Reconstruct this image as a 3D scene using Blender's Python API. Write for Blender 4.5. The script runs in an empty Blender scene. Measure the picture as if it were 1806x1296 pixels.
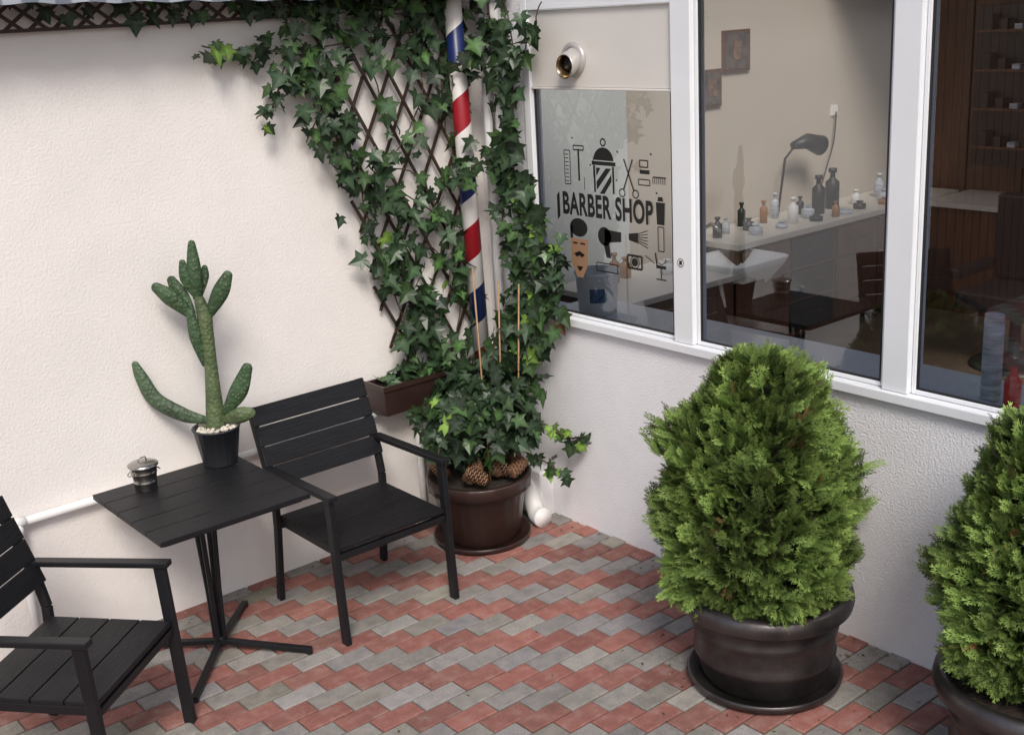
import bpy, math, random
import numpy as np
from mathutils import Vector, Matrix
random.seed(7); rng=np.random.default_rng(7)
scene=bpy.context.scene
# ------------------------------------------------------------------ materials
def newmat(name):
    m=bpy.data.materials.new(name); m.use_nodes=True
    nt=m.node_tree; b=nt.nodes["Principled BSDF"]; return m,nt,b
def N(nt,t,**k):
    n=nt.nodes.new(t)
    for a,v in k.items(): setattr(n,a,v)
    return n
def mat(name,col,rough=.6,metal=0,nscale=0,namt=.15,bscale=0,bstr=.2,bdist=.01,stretch=None,attr=False,spec=None,detail=6,coat=0,trans=0):
    m,nt,b=newmat(name); L=nt.links
    b.inputs['Roughness'].default_value=rough; b.inputs['Metallic'].default_value=metal
    if spec is not None: b.inputs['Specular IOR Level'].default_value=spec
    if coat: b.inputs['Coat Weight'].default_value=coat
    tc=N(nt,'ShaderNodeTexCoord'); vec=tc.outputs['Object']
    if stretch:
        mp=N(nt,'ShaderNodeMapping'); mp.inputs['Scale'].default_value=stretch; L.new(vec,mp.inputs[0]); vec=mp.outputs[0]
    c=(*col,1); src=None
    if attr:
        at=N(nt,'ShaderNodeAttribute',attribute_name='col'); src=at.outputs['Color']
    if nscale:
        no=N(nt,'ShaderNodeTexNoise'); no.inputs['Scale'].default_value=nscale; no.inputs['Detail'].default_value=detail; no.inputs['Roughness'].default_value=.65
        L.new(vec,no.inputs['Vector'])
        mr=N(nt,'ShaderNodeMapRange'); mr.inputs[1].default_value=.3; mr.inputs[2].default_value=.7; mr.inputs[3].default_value=1-namt; mr.inputs[4].default_value=1+namt
        L.new(no.outputs['Fac'],mr.inputs[0])
        mx=N(nt,'ShaderNodeVectorMath',operation='SCALE')
        if src: L.new(src,mx.inputs[0])
        else: mx.inputs[0].default_value=col
        L.new(mr.outputs[0],mx.inputs['Scale']); src=mx.outputs[0]
    if src: L.new(src,b.inputs['Base Color'])
    else: b.inputs['Base Color'].default_value=c
    if bscale:
        n2=N(nt,'ShaderNodeTexNoise'); n2.inputs['Scale'].default_value=bscale; n2.inputs['Detail'].default_value=5
        L.new(vec,n2.inputs['Vector'])
        bp=N(nt,'ShaderNodeBump'); bp.inputs['Strength'].default_value=bstr; bp.inputs['Distance'].default_value=bdist
        L.new(n2.outputs['Fac'],bp.inputs['Height']); L.new(bp.outputs[0],b.inputs['Normal'])
    return m
M_wall=mat('stucco_white',(.83,.79,.755),.9,nscale=1.3,namt=.06,bscale=90,bstr=.45,bdist=.006)
M_wallB=mat('stucco_white_b',(.86,.85,.87),.9,nscale=1.7,namt=.06,bscale=110,bstr=.65,bdist=.008)
M_frame=mat('frame_white',(.82,.835,.86),.3,nscale=3,namt=.03)
M_panel=mat('panel_beige',(.72,.685,.64),.35,nscale=2,namt=.04)
M_pipe=mat('pipe_white',(.80,.79,.78),.4,nscale=6,namt=.06)
M_slat=mat('black_polywood',(.009,.009,.011),.48,nscale=5,namt=.4,bscale=14,bstr=.7,bdist=.004,stretch=(1.5,16,16),spec=.35)
M_metal=mat('black_metal',(.010,.010,.012),.42,nscale=8,namt=.2,spec=.35)
M_brown=mat('brown_plastic',(.035,.018,.015),.35,nscale=5,namt=.25)
M_bronze=mat('bronze_glaze',(.095,.085,.085),.36,metal=.8,nscale=3.5,namt=.55,bscale=30,bstr=.15,bdist=.004)
M_soil=mat('soil',(.03,.02,.014),.95,nscale=30,namt=.5,bscale=60,bstr=1,bdist=.02)
M_lat=mat('lattice_wood',(.038,.020,.014),.6,nscale=20,namt=.3)
M_bamboo=mat('bamboo',(.36,.22,.11),.5,nscale=20,namt=.25)
M_steel=mat('galvanised',(.42,.40,.37),.25,metal=1,nscale=9,namt=.2)
M_flue=mat('flue_white',(.50,.48,.46),.35,metal=.3,nscale=9,namt=.15)
M_brass=mat('flue_metal',(.34,.25,.15),.25,metal=.9,nscale=9,namt=.3)
M_anth=mat('anthracite_pot',(.03,.03,.037),.45)
M_peb=mat('pebbles',(.62,.57,.48),.8,nscale=40,namt=.3)
M_cone=mat('pinecone',(.16,.07,.035),.7,attr=True)
M_black=mat('decal_black',(.010,.010,.010),.5)
M_skin=mat('decal_tan',(.36,.21,.12),.5)
M_white=mat('white_paint',(.86,.86,.85),.5)
M_int=mat('interior_wall',(.56,.50,.43),.8,nscale=1,namt=.04)
M_intg=mat('interior_grey',(.66,.69,.68),.8,nscale=1,namt=.04)
M_intfloor=mat('interior_floor',(.16,.11,.08),.5,nscale=3,namt=.2)
M_wood=mat('interior_wood',(.12,.055,.03),.45,nscale=3,namt=.3,stretch=(6,6,.8))
M_ctop=mat('counter_top',(.66,.62,.56),.35)
M_dark=mat('dark_plastic',(.02,.02,.022),.4)
M_red=mat('red_enamel',(.75,.02,.025),.25)
M_grayb=mat('grey_can',(.50,.54,.60),.5,nscale=8,namt=.5,stretch=(1,1,8))
M_amber=mat('amber_bottle',(.35,.16,.05),.3)
def leafmat(name,rough=.45,spec=.35):
    m,nt,b=newmat(name); L=nt.links
    at=N(nt,'ShaderNodeAttribute',attribute_name='col'); L.new(at.outputs['Color'],b.inputs['Base Color'])
    b.inputs['Roughness'].default_value=rough; b.inputs['Specular IOR Level'].default_value=spec
    return m
M_leaf=leafmat('ivy_leaf',.38,.4); M_thuja=leafmat('thuja_leaf',.65,.2)
m,nt,b=newmat('window_glass'); nt.nodes.remove(b)
g=N(nt,'ShaderNodeBsdfGlossy'); g.inputs['Roughness'].default_value=.0; g.inputs['Color'].default_value=(.9,.95,1,1)
t=N(nt,'ShaderNodeBsdfTransparent'); t.inputs['Color'].default_value=(.74,.75,.74,1)
fr=N(nt,'ShaderNodeFresnel'); fr.inputs['IOR'].default_value=1.5
ma=N(nt,'ShaderNodeMath',operation='MULTIPLY_ADD'); ma.inputs[1].default_value=1.2; ma.inputs[2].default_value=.05
nt.links.new(fr.outputs[0],ma.inputs[0])
mx=N(nt,'ShaderNodeMixShader'); nt.links.new(ma.outputs[0],mx.inputs[0]); nt.links.new(t.outputs[0],mx.inputs[1]); nt.links.new(g.outputs[0],mx.inputs[2])
nt.links.new(mx.outputs[0],nt.nodes['Material Output'].inputs['Surface']); M_glass=m
def pavemat():
    m,nt,b=newmat('paver'); L=nt.links
    at=N(nt,'ShaderNodeAttribute',attribute_name='col')
    tc=N(nt,'ShaderNodeTexCoord')
    n1=N(nt,'ShaderNodeTexNoise'); n1.inputs['Scale'].default_value=220; n1.inputs['Detail'].default_value=3; L.new(tc.outputs['Object'],n1.inputs[0])
    n2=N(nt,'ShaderNodeTexNoise'); n2.inputs['Scale'].default_value=2.6; n2.inputs['Detail'].default_value=8; n2.inputs['Roughness'].default_value=.7; L.new(tc.outputs['Object'],n2.inputs[0])
    n3=N(nt,'ShaderNodeTexNoise'); n3.inputs['Scale'].default_value=18; n3.inputs['Detail'].default_value=6; L.new(tc.outputs['Object'],n3.inputs[0])
    def mr(o,a,c):
        r=N(nt,'ShaderNodeMapRange'); r.inputs[1].default_value=.3; r.inputs[2].default_value=.7; r.inputs[3].default_value=a; r.inputs[4].default_value=c; L.new(o,r.inputs[0]); return r.outputs[0]
    a=mr(n1.outputs[0],.74,1.26); c=mr(n2.outputs[0],.78,1.16); d=mr(n3.outputs[0],.82,1.18)
    p=N(nt,'ShaderNodeMath',operation='MULTIPLY'); L.new(a,p.inputs[0]); L.new(c,p.inputs[1])
    q=N(nt,'ShaderNodeMath',operation='MULTIPLY'); L.new(p.outputs[0],q.inputs[0]); L.new(d,q.inputs[1])
    s=N(nt,'ShaderNodeVectorMath',operation='SCALE'); L.new(at.outputs['Color'],s.inputs[0]); L.new(q.outputs[0],s.inputs['Scale'])
    mixc=N(nt,'ShaderNodeMix',data_type='RGBA'); mixc.inputs[7].default_value=(.29,.24,.215,1)
    f=N(nt,'ShaderNodeMapRange'); f.inputs[1].default_value=.5; f.inputs[2].default_value=.8; f.inputs[3].default_value=0.10; f.inputs[4].default_value=.6; L.new(n3.outputs[0],f.inputs[0])
    L.new(f.outputs[0],mixc.inputs[0]); L.new(s.outputs[0],mixc.inputs[6]); L.new(mixc.outputs[2],b.inputs['Base Color'])
    b.inputs['Roughness'].default_value=.85
    bp=N(nt,'ShaderNodeBump'); bp.inputs['Strength'].default_value=.5; bp.inputs['Distance'].default_value=.003; L.new(n1.outputs[0],bp.inputs['Height']); L.new(bp.outputs[0],b.inputs['Normal'])
    return m
M_pave=pavemat()
M_sand=mat('joint_sand',(.13,.11,.09),.95,nscale=8,namt=.3)
M_ground=mat('ground_asphalt',(.06,.06,.058),.9,nscale=2,namt=.2)
# ------------------------------------------------------------------ builders
class B:
    def __init__(s): s.v=[];s.f=[];s.m=[];s.c=[];s.sm=[]
    def add(s,vs,fs,mi=0,col=(1,1,1),smooth=False):
        o=len(s.v); s.v+= [tuple(v) for v in vs]; s.f+=[tuple(i+o for i in f) for f in fs]; s.m+=[mi]*len(fs); s.sm+=[smooth]*len(fs)
        if isinstance(col,list): s.c+=col
        else: s.c+=[col]*len(vs)
    def box(s,x0,x1,y0,y1,z0,z1,mi=0,col=(1,1,1)):
        s.add([(x0,y0,z0),(x1,y0,z0),(x1,y1,z0),(x0,y1,z0),(x0,y0,z1),(x1,y0,z1),(x1,y1,z1),(x0,y1,z1)],
              [(3,2,1,0),(4,5,6,7),(0,1,5,4),(1,2,6,5),(2,3,7,6),(3,0,4,7)],mi,col)
    def beam(s,p0,p1,w,t,side=(1,0,0),mi=0):
        p0=Vector(p0);p1=Vector(p1);d=(p1-p0).normalized(); a=Vector(side); a=(a-d*a.dot(d)).normalized(); n=d.cross(a)
        a=a*w/2;n=n*t/2
        vs=[p0-a-n,p0+a-n,p0+a+n,p0-a+n,p1-a-n,p1+a-n,p1+a+n,p1-a+n]
        s.add(vs,[(3,2,1,0),(4,5,6,7),(0,1,5,4),(1,2,6,5),(2,3,7,6),(3,0,4,7)],mi)
    def tube(s,pts,rad,seg=10,mi=0,cap=True,flat=1.0,flatdir=None,round_=False,smooth=True,col=(1,1,1)):
        pts=[Vector(p) for p in pts]; n=len(pts)
        if not hasattr(rad,'__len__'): rad=[rad]*n
        rad=list(rad)
        if round_:
            d=(pts[-1]-pts[-2]).normalized(); r=rad[-1]
            for k in (.5,.85,.99):
                pts.append(pts[n-1]+d*r*k); rad.append(r*math.sqrt(max(0,1-k*k))+1e-4)
            n=len(pts)
        vs=[];up=Vector(flatdir) if flatdir else Vector((.13,.21,.97))
        for i,p in enumerate(pts):
            d=(pts[min(i+1,n-1)]-pts[max(i-1,0)]).normalized()
            a=up-d*up.dot(d)
            if a.length<1e-3: a=Vector((1,0,0))-d*d.x
            a.normalize(); b=d.cross(a)
            if not flatdir: up=a
            for k in range(seg):
                an=2*math.pi*k/seg; vs.append(p+a*math.cos(an)*rad[i]*flat+b*math.sin(an)*rad[i])
        fs=[(i*seg+k,i*seg+(k+1)%seg,(i+1)*seg+(k+1)%seg,(i+1)*seg+k) for i in range(n-1) for k in range(seg)]
        if cap: fs+=[tuple(range(seg))[::-1],tuple((n-1)*seg+k for k in range(seg))]
        s.add(vs,fs,mi,col,smooth)
    def lathe(s,prof,c,seg=48,mi=0,ribs=0,ribd=0,smooth=True):
        vs=[];n=len(prof)
        for (r,z) in prof:
            for k in range(seg):
                an=2*math.pi*k/seg; rr=r*(1+(ribd if (ribs and (k*ribs*2//seg)%2) else 0)); vs.append((c[0]+rr*math.cos(an),c[1]+rr*math.sin(an),c[2]+z))
        fs=[(i*seg+k,i*seg+(k+1)%seg,(i+1)*seg+(k+1)%seg,(i+1)*seg+k) for i in range(n-1) for k in range(seg)]
        s.add(vs,fs,mi,(1,1,1),smooth)
    def obj(s,name,mats,parent=None,bevel=0,loc=(0,0,0),rot=0):
        me=bpy.data.meshes.new(name); me.from_pydata(s.v,[],s.f)
        if not isinstance(mats,(list,tuple)): mats=[mats]
        for m in mats: me.materials.append(m)
        me.polygons.foreach_set('material_index',s.m); me.polygons.foreach_set('use_smooth',s.sm)
        ca=me.color_attributes.new('col','FLOAT_COLOR','POINT')
        ca.data.foreach_set('color',np.hstack([np.array(s.c,dtype=np.float32).reshape(-1,3),np.ones((len(s.v),1),np.float32)]).ravel())
        me.update(); o=bpy.data.objects.new(name,me); scene.collection.objects.link(o)
        o.location=loc; o.rotation_euler=(0,0,rot)
        if parent: o.parent=parent
        if bevel:
            bm=o.modifiers.new('bev','BEVEL'); bm.width=bevel; bm.segments=2; bm.limit_method='ANGLE'; bm.angle_limit=.7
        return o
def empty(name,loc=(0,0,0),rot=0):
    e=bpy.data.objects.new(name,None); scene.collection.objects.link(e); e.location=loc; e.rotation_euler=(0,0,rot); e.empty_display_size=.1; return e
def bx(name,x0,x1,y0,y1,z0,z1,m,parent=None,bevel=0):
    b=B(); b.box(x0,x1,y0,y1,z0,z1); return b.obj(name,m,parent,bevel)
def smoothpts(pts,sub=5):
    P=[np.array(p,float) for p in pts]; out=[]
    for i in range(len(P)-1):
        p0=P[max(i-1,0)];p1=P[i];p2=P[i+1];p3=P[min(i+2,len(P)-1)]
        for k in range(sub):
            t=k/sub; out.append(.5*((2*p1)+(-p0+p2)*t+(2*p0-5*p1+4*p2-p3)*t*t+(-p0+3*p1-3*p2+p3)*t**3))
    out.append(P[-1]); return out
# ------------------------------------------------------------------ ground
bx('ground',-100,100,-100,100,-.2,-.045,M_ground)
b=B()
b.box(-9,.0,-9,.0,-.044,-.008,1)
L,W=.2,.1; g=.0028; bv=.005
for j in range(0,90):
    for i in range(-70,3):
        x0=i*L+ j*W
        x1=x0+L; y1=-j*W+.03; y0=y1-W
        if x1<-9 or x0>0.02: continue
        red=(i%2==0)
        k=rng.normal(0,.13); h=rng.normal(0,.05)
        if red: c=(.285*(1+k),.104*(1+k+h),.082*(1+k+h))
        else: c=(.268*(1+k),.254*(1+k),.236*(1+k+h))
        dz=rng.normal(0,.0014); a,cc,d,e=x0+g,x1-g,y0+g,y1-g
        top=0+dz
        vs=[(a,d,-.02),(cc,d,-.02),(cc,e,-.02),(a,e,-.02),(a,d,top-bv),(cc,d,top-bv),(cc,e,top-bv),(a,e,top-bv),(a+bv,d+bv,top),(cc-bv,d+bv,top),(cc-bv,e-bv,top),(a+bv,e-bv,top)]
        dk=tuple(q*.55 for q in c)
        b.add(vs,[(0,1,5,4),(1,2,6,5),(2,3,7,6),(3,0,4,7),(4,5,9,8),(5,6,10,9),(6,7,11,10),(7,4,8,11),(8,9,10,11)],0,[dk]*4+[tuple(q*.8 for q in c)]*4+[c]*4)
b.obj('paving',[M_pave,M_sand])
c=B(); rl=random.Random(11)
for q in range(420):
    z_=rl.random()
    if z_<.35: x,y=-abs(rl.gauss(0,.10))-.01,rl.uniform(-3.6,-.5)
    elif z_<.55: x,y=rl.uniform(-3,-.8),-abs(rl.gauss(0,.07))-.01
    elif z_<.8: a=rl.uniform(0,6.28); r=.31+abs(rl.gauss(0,.15)); x,y=-.495+r*math.cos(a),-2.225+r*math.sin(a)
    else: x,y=rl.uniform(-3,-.1),rl.uniform(-3,-.1)
    if x>-.01: x=-.02
    a=rl.uniform(0,6.28); s=rl.uniform(.004,.013); w_=s*rl.uniform(.15,.5); u_=Vector((math.cos(a),math.sin(a),0)); n_=Vector((-u_.y,u_.x,0)); p=Vector((x,y,.0045))
    k=rl.uniform(.5,1.4); col=rl.choice([(.12*k,.07*k,.035*k),(.07*k,.08*k,.03*k),(.3*k,.27*k,.22*k)])
    c.add([p-u_*s-n_*w_*.3,p-n_*w_,p+u_*s,p+n_*w_+Vector((0,0,.002))],[(0,1,2,3)],0,col)
c.obj('plant_litter',leafmat('litter',.9,.1))
# ------------------------------------------------------------------ walls
bx('white_wall',-4.2,.10,0,.25,-.04,3.3,M_wall)
b=B()
for k in range(40): b.box(-4.33-k*.125,-4.215-k*.125,.02,.045,0,2.5)
b.box(-9.3,-4.21,.046,.08,.4,.5); b.box(-9.3,-4.21,.046,.08,2.0,2.1)
b.obj('reflection_fence',M_wood)  # unseen fence, added to give the right-hand glass something dark to reflect
bld=empty('barbershop_building')
T=.30
b=B()
b.box(0,T,-9,-.002,-.04,1.065)
b.box(0,.10,-.36,-.002,1.066,3.3)
b.box(0,T,-9,-.361,2.9,3.3)
b.obj('facade_wall',M_wallB,bld)
bx('plinth_block',-.095,-.001,-.44,-.001,-.02,.255,M_wallB,None,.01)
fb=B()
X0,X1=-.012,.06
def fr_(y0,y1,z0,z1,d=0): fb.box(X0-d,X1,y0,y1,z0,z1)
fr_(-9,-.36,1.067,1.108,.02)
fr_(-.41,-.361,1.11,2.62)
fr_(-1.44,-1.328,1.11,2.9,.004)
fr_(-2.505,-2.395,1.11,2.9,.004)
fr_(-3.9,-3.79,1.11,2.9); fr_(-5.3,-5.19,1.11,2.9)
fr_(-1.326,-.412,2.565,2.899)
for (ya,yb) in ((-2.393,-1.442),(-3.788,-2.507),(-5.188,-3.902),(-8.9,-5.302)):
    fb.box(X0+.02,X1-.005,ya,ya+.018,1.11,2.9); fb.box(X0+.02,X1-.005,yb-.018,yb,1.11,2.9); fb.box(X0+.02,X1-.005,ya+.018,yb-.018,1.11,1.128)
fb.box(X0+.02,X1-.005,-1.326,-1.308,1.11,2.2); fb.box(X0+.02,X1-.005,-1.308,-.412,1.11,1.125)
fb.obj('window_frames',M_frame,bld,.004)
b=B(); b.box(.005,.05,-1.326,-.412,2.215,2.563); b.box(-.003,.05,-1.326,-.412,2.203,2.214); b.obj('transom_panel',M_panel,bld,.003)
gk=B()
for (ya,yb,zt) in ((-1.307,-.411,2.203),(-2.374,-1.461,2.9),(-3.769,-2.526,2.9),(-5.169,-3.921,2.9),(-8.88,-5.321,2.9)):
    gk.box(.012,.02,ya,ya+.008,1.128,zt); gk.box(.012,.02,yb-.008,yb,1.128,zt); gk.box(.012,.02,ya+.008,yb-.008,1.128,1.136)
gk.obj('window_gaskets',M_dark,bld)
gb=B()
for (ya,yb,zt) in ((-1.307,-.412,2.203),(-2.375,-1.46,2.9),(-3.77,-2.525,2.9),(-5.17,-3.92,2.9),(-8.88,-5.32,2.9)):
    gb.add([(.025,ya,1.125),(.025,yb,1.125),(.025,yb,zt),(.025,ya,zt)],[(0,3,2,1)])
gb.obj('window_glass',M_glass,bld)
R=B()
R.add([(.101,1.1,-.02),(6,1.1,-.02),(6,1.1,3.0),(.101,1.1,3.0)],[(0,1,2,3)],0)
R.add([(.101,.0,-.02),(.101,1.1,-.02),(.101,1.1,3.0),(.101,.0,3.0)],[(0,1,2,3)],0)
R.obj('interior_side_wall',[M_int],bld)
bx('interior_back_wall',5.6,5.7,-9,1.1,-.02,3.0,M_wood,bld)
bx('interior_floor',T+.001,5.6,-9,1.1,-.03,0.0,M_intfloor,bld)
# ceiling leaves an unseen opening, added to let daylight into the room (x .35-4.2, y -1..1.1)
b=B(); b.box(4.2,5.6,-3,1.1,3.0,3.1); b.box(T+.002,4.199,-3,-1.0,3.0,3.1); b.obj('interior_ceiling',M_int,bld)
bx('interior_end_wall',T,5.6,-9.1,-9,-.02,3.1,M_int,bld)
bx('interior_sill',.061,T+.12,-8.9,-.362,1.067,1.09,M_frame,bld)
bx('grey_partition',.7,2.05,1.0,1.095,0,3.0,M_intg,bld)
c=B()
c.box(2.62,5.5,.5,1.09,.86,.905,1); c.box(2.66,5.5,.54,1.09,.08,.859,0)
for i in range(5):
    for k in range(3): c.box(2.70+i*.56,3.22+i*.56,.522,.539,.12+k*.245,.345+k*.245,0 if i not in(1,) else 2)
    for k in range(3): c.box(2.86+i*.56,3.06+i*.56,.505,.515,.235+k*.245,.247+k*.245,3)
c.obj('salon_counter',[M_wood,M_ctop,M_dark,M_steel],bld,.004)
c=B()
c.box(1.25,2.30,.20,.95,.76,.80,1); c.box(1.3,2.26,.24,.93,.05,.759,0)
c.box(2.302,2.60,.25,.88,.05,.72,0)
c.obj('wash_stand',[M_wood,M_ctop],bld,.004)
c=B()
def rrect(hx,hy,r,z,cx_,cy_,n=6):
    pts=[]
    for (sx_,sy_,a0) in ((1,1,0),(-1,1,90),(-1,-1,180),(1,-1,270)):
        for k in range(n): a=math.radians(a0+90*k/(n-1)); pts.append((cx_+sx_*(hx-r)+r*math.cos(a),cy_+sy_*(hy-r)+r*math.sin(a),z))
    return pts
rings=[rrect(.20,.16,.08,.66,2.52,.44),rrect(.29,.25,.10,.79,2.52,.44),rrect(.31,.27,.10,.84,2.52,.44),rrect(.29,.25,.09,.845,2.52,.44),rrect(.25,.21,.09,.80,2.52,.44),rrect(.14,.10,.06,.73,2.52,.44)]
vs=[p for r_ in rings for p in r_]; n_=24
c.add(vs,[(i*n_+k,i*n_+(k+1)%n_,(i+1)*n_+(k+1)%n_,(i+1)*n_+k) for i in range(5) for k in range(n_)]+[tuple(5*n_+k for k in range(n_))],0,(1,1,1),True)
c.tube([(2.5,.72,.8),(2.5,.72,1.02),(2.5,.64,1.06),(2.5,.56,1.02)],.014,8,1)
c.obj('sink',[M_white,M_steel],bld)
c=B(); 
for (x,z,w,h) in ((3.30,2.19,.30,.30),(3.02,1.94,.21,.27)):
    c.box(x-w/2,x+w/2,1.075,1.098,z-h/2,z+h/2,0); c.box(x-w/2+.02,x+w/2-.02,1.07,1.074,z-h/2+.02,z+h/2-.02,1); c.box(x-.05,x+.04,1.066,1.069,z-.06,z+.07,2)
c.obj('wall_pictures',[M_wood,mat('print_a',(.10,.08,.07),.5,nscale=12,namt=.6),mat('print_b',(.20,.12,.07),.5,nscale=20,namt=.6)],bld)
c=B(); c.box(4.5,4.58,1.085,1.098,1.6,1.68,0); c.tube(smoothpts([(4.54,1.07,1.63),(4.5,1.06,1.4),(4.4,1.05,1.2),(4.2,1.0,.95)]),.006,6,1); c.obj('wall_outlet',[M_white,M_dark],bld)
c=B(); rs=random.Random(3)
for (x,y,h,r) in ((2.75,.8,.15,.035),(2.9,.85,.12,.03),(3.0,.65,.08,.05),(3.1,.8,.09,.04),(3.2,.95,.18,.03),(3.3,.65,.05,.045),(3.4,.9,.17,.03),(3.5,.7,.20,.04),(3.6,.95,.2,.03),(3.68,.62,.05,.05),(3.75,.75,.10,.05),(3.85,.9,.14,.03),(3.9,.6,.12,.03),(3.95,.8,.30,.05),(4.05,.62,.04,.06),(4.2,.85,.32,.055),(4.3,.66,.06,.05),(4.45,.8,.12,.04),(4.6,.62,.05,.06),(4.7,.7,.1,.05),(4.85,.85,.2,.04),(1.6,.7,.2,.035),(1.75,.75,.14,.04),(2.0,.6,.1,.05),(1.45,.6,.12,.04)):
    z0=.905 if x>2.6 else .80
    c.lathe([(.001,0),(r,0),(r,h*.66),(r*.4,h*.76),(r*.35,h*.9),(r*.6,h*.9),(r*.6,h),(.001,h)],(x,y,z0),14,rs.choice([0,0,0,1,2,3]))
c.obj('toiletries',[M_dark,M_amber,M_grayb,M_white],bld)
c=B(); c.tube([(3.7,1.0,.9),(3.72,.95,1.35),(3.82,.9,1.48)],.01,8); c.tube([(3.75,.9,1.45),(3.9,.88,1.47),(4.05,.86,1.42)],[.03,.06,.08],14); c.obj('hair_dryer',M_dark,bld)
c=B()
c.box(4.9,5.59,-2.6,.45,.86,.9,1); c.box(4.95,5.59,-2.6,.42,0,.859,0)
c.box(5.3,5.59,-.45,.3,1.15,2.4,2)
for z in (1.3,1.6,1.9,2.2):
    c.box(5.2,5.31,-.40,.25,z,z+.02,0)
    for q in range(5): c.box(5.2,5.28,-.36+q*.12,-.30+q*.12,z+.021,z+.06+.08*((q*7+int(z*10))%3)/2,4 if (q+int(z*10))%3==0 else 2)
for k in range(8): c.box(5.585,5.599,-3+k*.5,-2.99+k*.5,.9,3,2)
c.obj('wall_cabinet',[M_wood,M_ctop,M_dark,M_white,M_grayb],bld)
c=B(); 
c.box(3.6,4.2,-1.2,-.6,.42,.55,0); c.box(4.1,4.22,-1.2,-.6,.55,1.15,0); c.box(3.6,4.1,-1.25,-1.18,.62,.7,0); c.box(3.6,4.1,-.62,-.55,.62,.7,0); c.lathe([(.3,0),(.28,.03),(.04,.05),(.04,.42)],(3.9,-.9,0),24)
c.obj('barber_chair',M_dark,bld,.02)
c=B(); c.lathe([(.001,0),(.095,0),(.108,.20),(.114,.202),(.114,.217),(.105,.217),(.097,.02),(.001,.02)],(.19,-.62,1.092),40)
c.add([(.19+.1065*math.cos(a),-.62+.1065*math.sin(a),1.092+.07+dz_) for dz_ in (0,.07) for a in [math.radians(205+k*6) for k in range(8)]],[(k,k+1,k+9,k+8) for k in range(7)],1)
c.obj('plastic_bucket',[M_white,mat('bucket_label',(.05,.10,.22),.5,nscale=60,namt=.9)])
c=B(); c.lathe([(.034,0),(.036,.01),(.036,.30),(.033,.33),(.001,.332)],(.17,-2.735,1.092),28); c.obj('spray_can',M_grayb)
c=B(); c.lathe([(.028,0),(.03,.005),(.03,.10),(.012,.125),(.012,.15),(.001,.151)],(.15,-2.83,1.092),24); c.obj('red_bottle',M_red)
c=B(); vy,vz=-.715,2.34
def ringx(b,prof,cy,cz,seg=36,mi=0,dy=0,dz=0):
    vs=[];n=len(prof)
    for (r,x) in prof:
        for k in range(seg):
            an=2*math.pi*k/seg; vs.append((x,cy+r*math.cos(an)+dy*x,cz+r*math.sin(an)+dz*x))
    b.add(vs,[(i*seg+k,i*seg+(k+1)%seg,(i+1)*seg+(k+1)%seg,(i+1)*seg+k) for i in range(n-1) for k in range(seg)],mi,(1,1,1),True)
ringx(c,[(.078,.004),(.078,-.006),(.064,-.014),(.055,-.014)],vy,vz,mi=0)
ringx(c,[(.057,.0),(.057,-.085),(.054,-.088)],vy,vz,mi=0,dy=.35,dz=.3)
ringx(c,[(.054,-.088),(.048,-.085),(.044,-.02)],vy,vz,mi=2,dy=.35,dz=.3)
ringx(c,[(.030,-.03),(.030,-.05),(.001,-.05)],vy,vz,mi=1,dy=.35,dz=.3)
ringx(c,[(.044,-.02),(.001,-.019)],vy,vz,mi=1,dy=.35,dz=.3)
c.obj('flue_pipe',[M_flue,M_dark,M_brass])
# ------------------------------------------------------------------ decal on glass
dx=.0215
dec=empty('window_decal')
D=B()
def S(s,z): return (dx,-s,z)
def poly(pts,mi=0): D.add([S(*p) for p in pts],[tuple(range(len(pts)))],mi)
def line(p,q,w=.006,mi=0):
    p=Vector(p);q=Vector(q);d=(q-p); 
    if d.length<1e-6: return
    d.normalize(); n=Vector((-d.y,d.x))*w/2
    poly([p-n,q-n,q+n,p+n],mi)
def pl_(pts,w=.005,close=False,mi=0):
    for i in range(len(pts)-(0 if close else 1)): line(pts[i],pts[(i+1)%len(pts)],w,mi)
def disc(c,r,mi=0,n=20,ry=None): poly([(c[0]+r*math.cos(2*math.pi*k/n),c[1]+(ry or r)*math.sin(2*math.pi*k/n)) for k in range(n)],mi)
def ring(c,r,w=.005,n=20,a0=0,a1=2*math.pi,ry=None):
    pts=[(c[0]+r*math.cos(a0+(a1-a0)*k/n),c[1]+(ry or r)*math.sin(a0+(a1-a0)*k/n)) for k in range(n+1)]; pl_(pts,w)
def rect(a,b_,c_,d,w=.005): pl_([(a,c_),(b_,c_),(b_,d),(a,d)],w,True)
cxp=.868
ring((cxp,1.968),.016,.008)
poly([(cxp+.066*math.cos(a),1.885+.06*math.sin(a)) for a in [math.pi*k/14 for k in range(15)]])
poly([(cxp-.078,1.862),(cxp+.078,1.862),(cxp+.078,1.880),(cxp-.078,1.880)])
pl_([(cxp-.062,1.86),(cxp-.062,1.735)],.012); pl_([(cxp+.062,1.86),(cxp+.062,1.735)],.012)
poly([(cxp-.05,1.81),(cxp-.05,1.85),(cxp-.02,1.85)]); 
poly([(cxp-.05,1.745),(cxp-.05,1.785),(cxp+.015,1.85),(cxp+.05,1.85)]); poly([(cxp-.03,1.73),(cxp,1.73),(cxp+.05,1.79),(cxp+.05,1.825)]); 
line((1.0,1.90),(1.06,1.76),.008); line((1.055,1.90),(.995,1.76),.008); ring((1.07,1.745),.018,.006); ring((.985,1.745),.018,.006)
pl_([(.70,1.93),(.70,1.78)],.012); rect(.665,.735,1.925,1.945,.006); line((.735,1.80),(.735,1.74),.004)
rect(.60,.64,1.76,1.92,.005)
for k in range(8): line((.605,1.775+k*.018),(.63,1.775+k*.018),.004)
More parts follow.
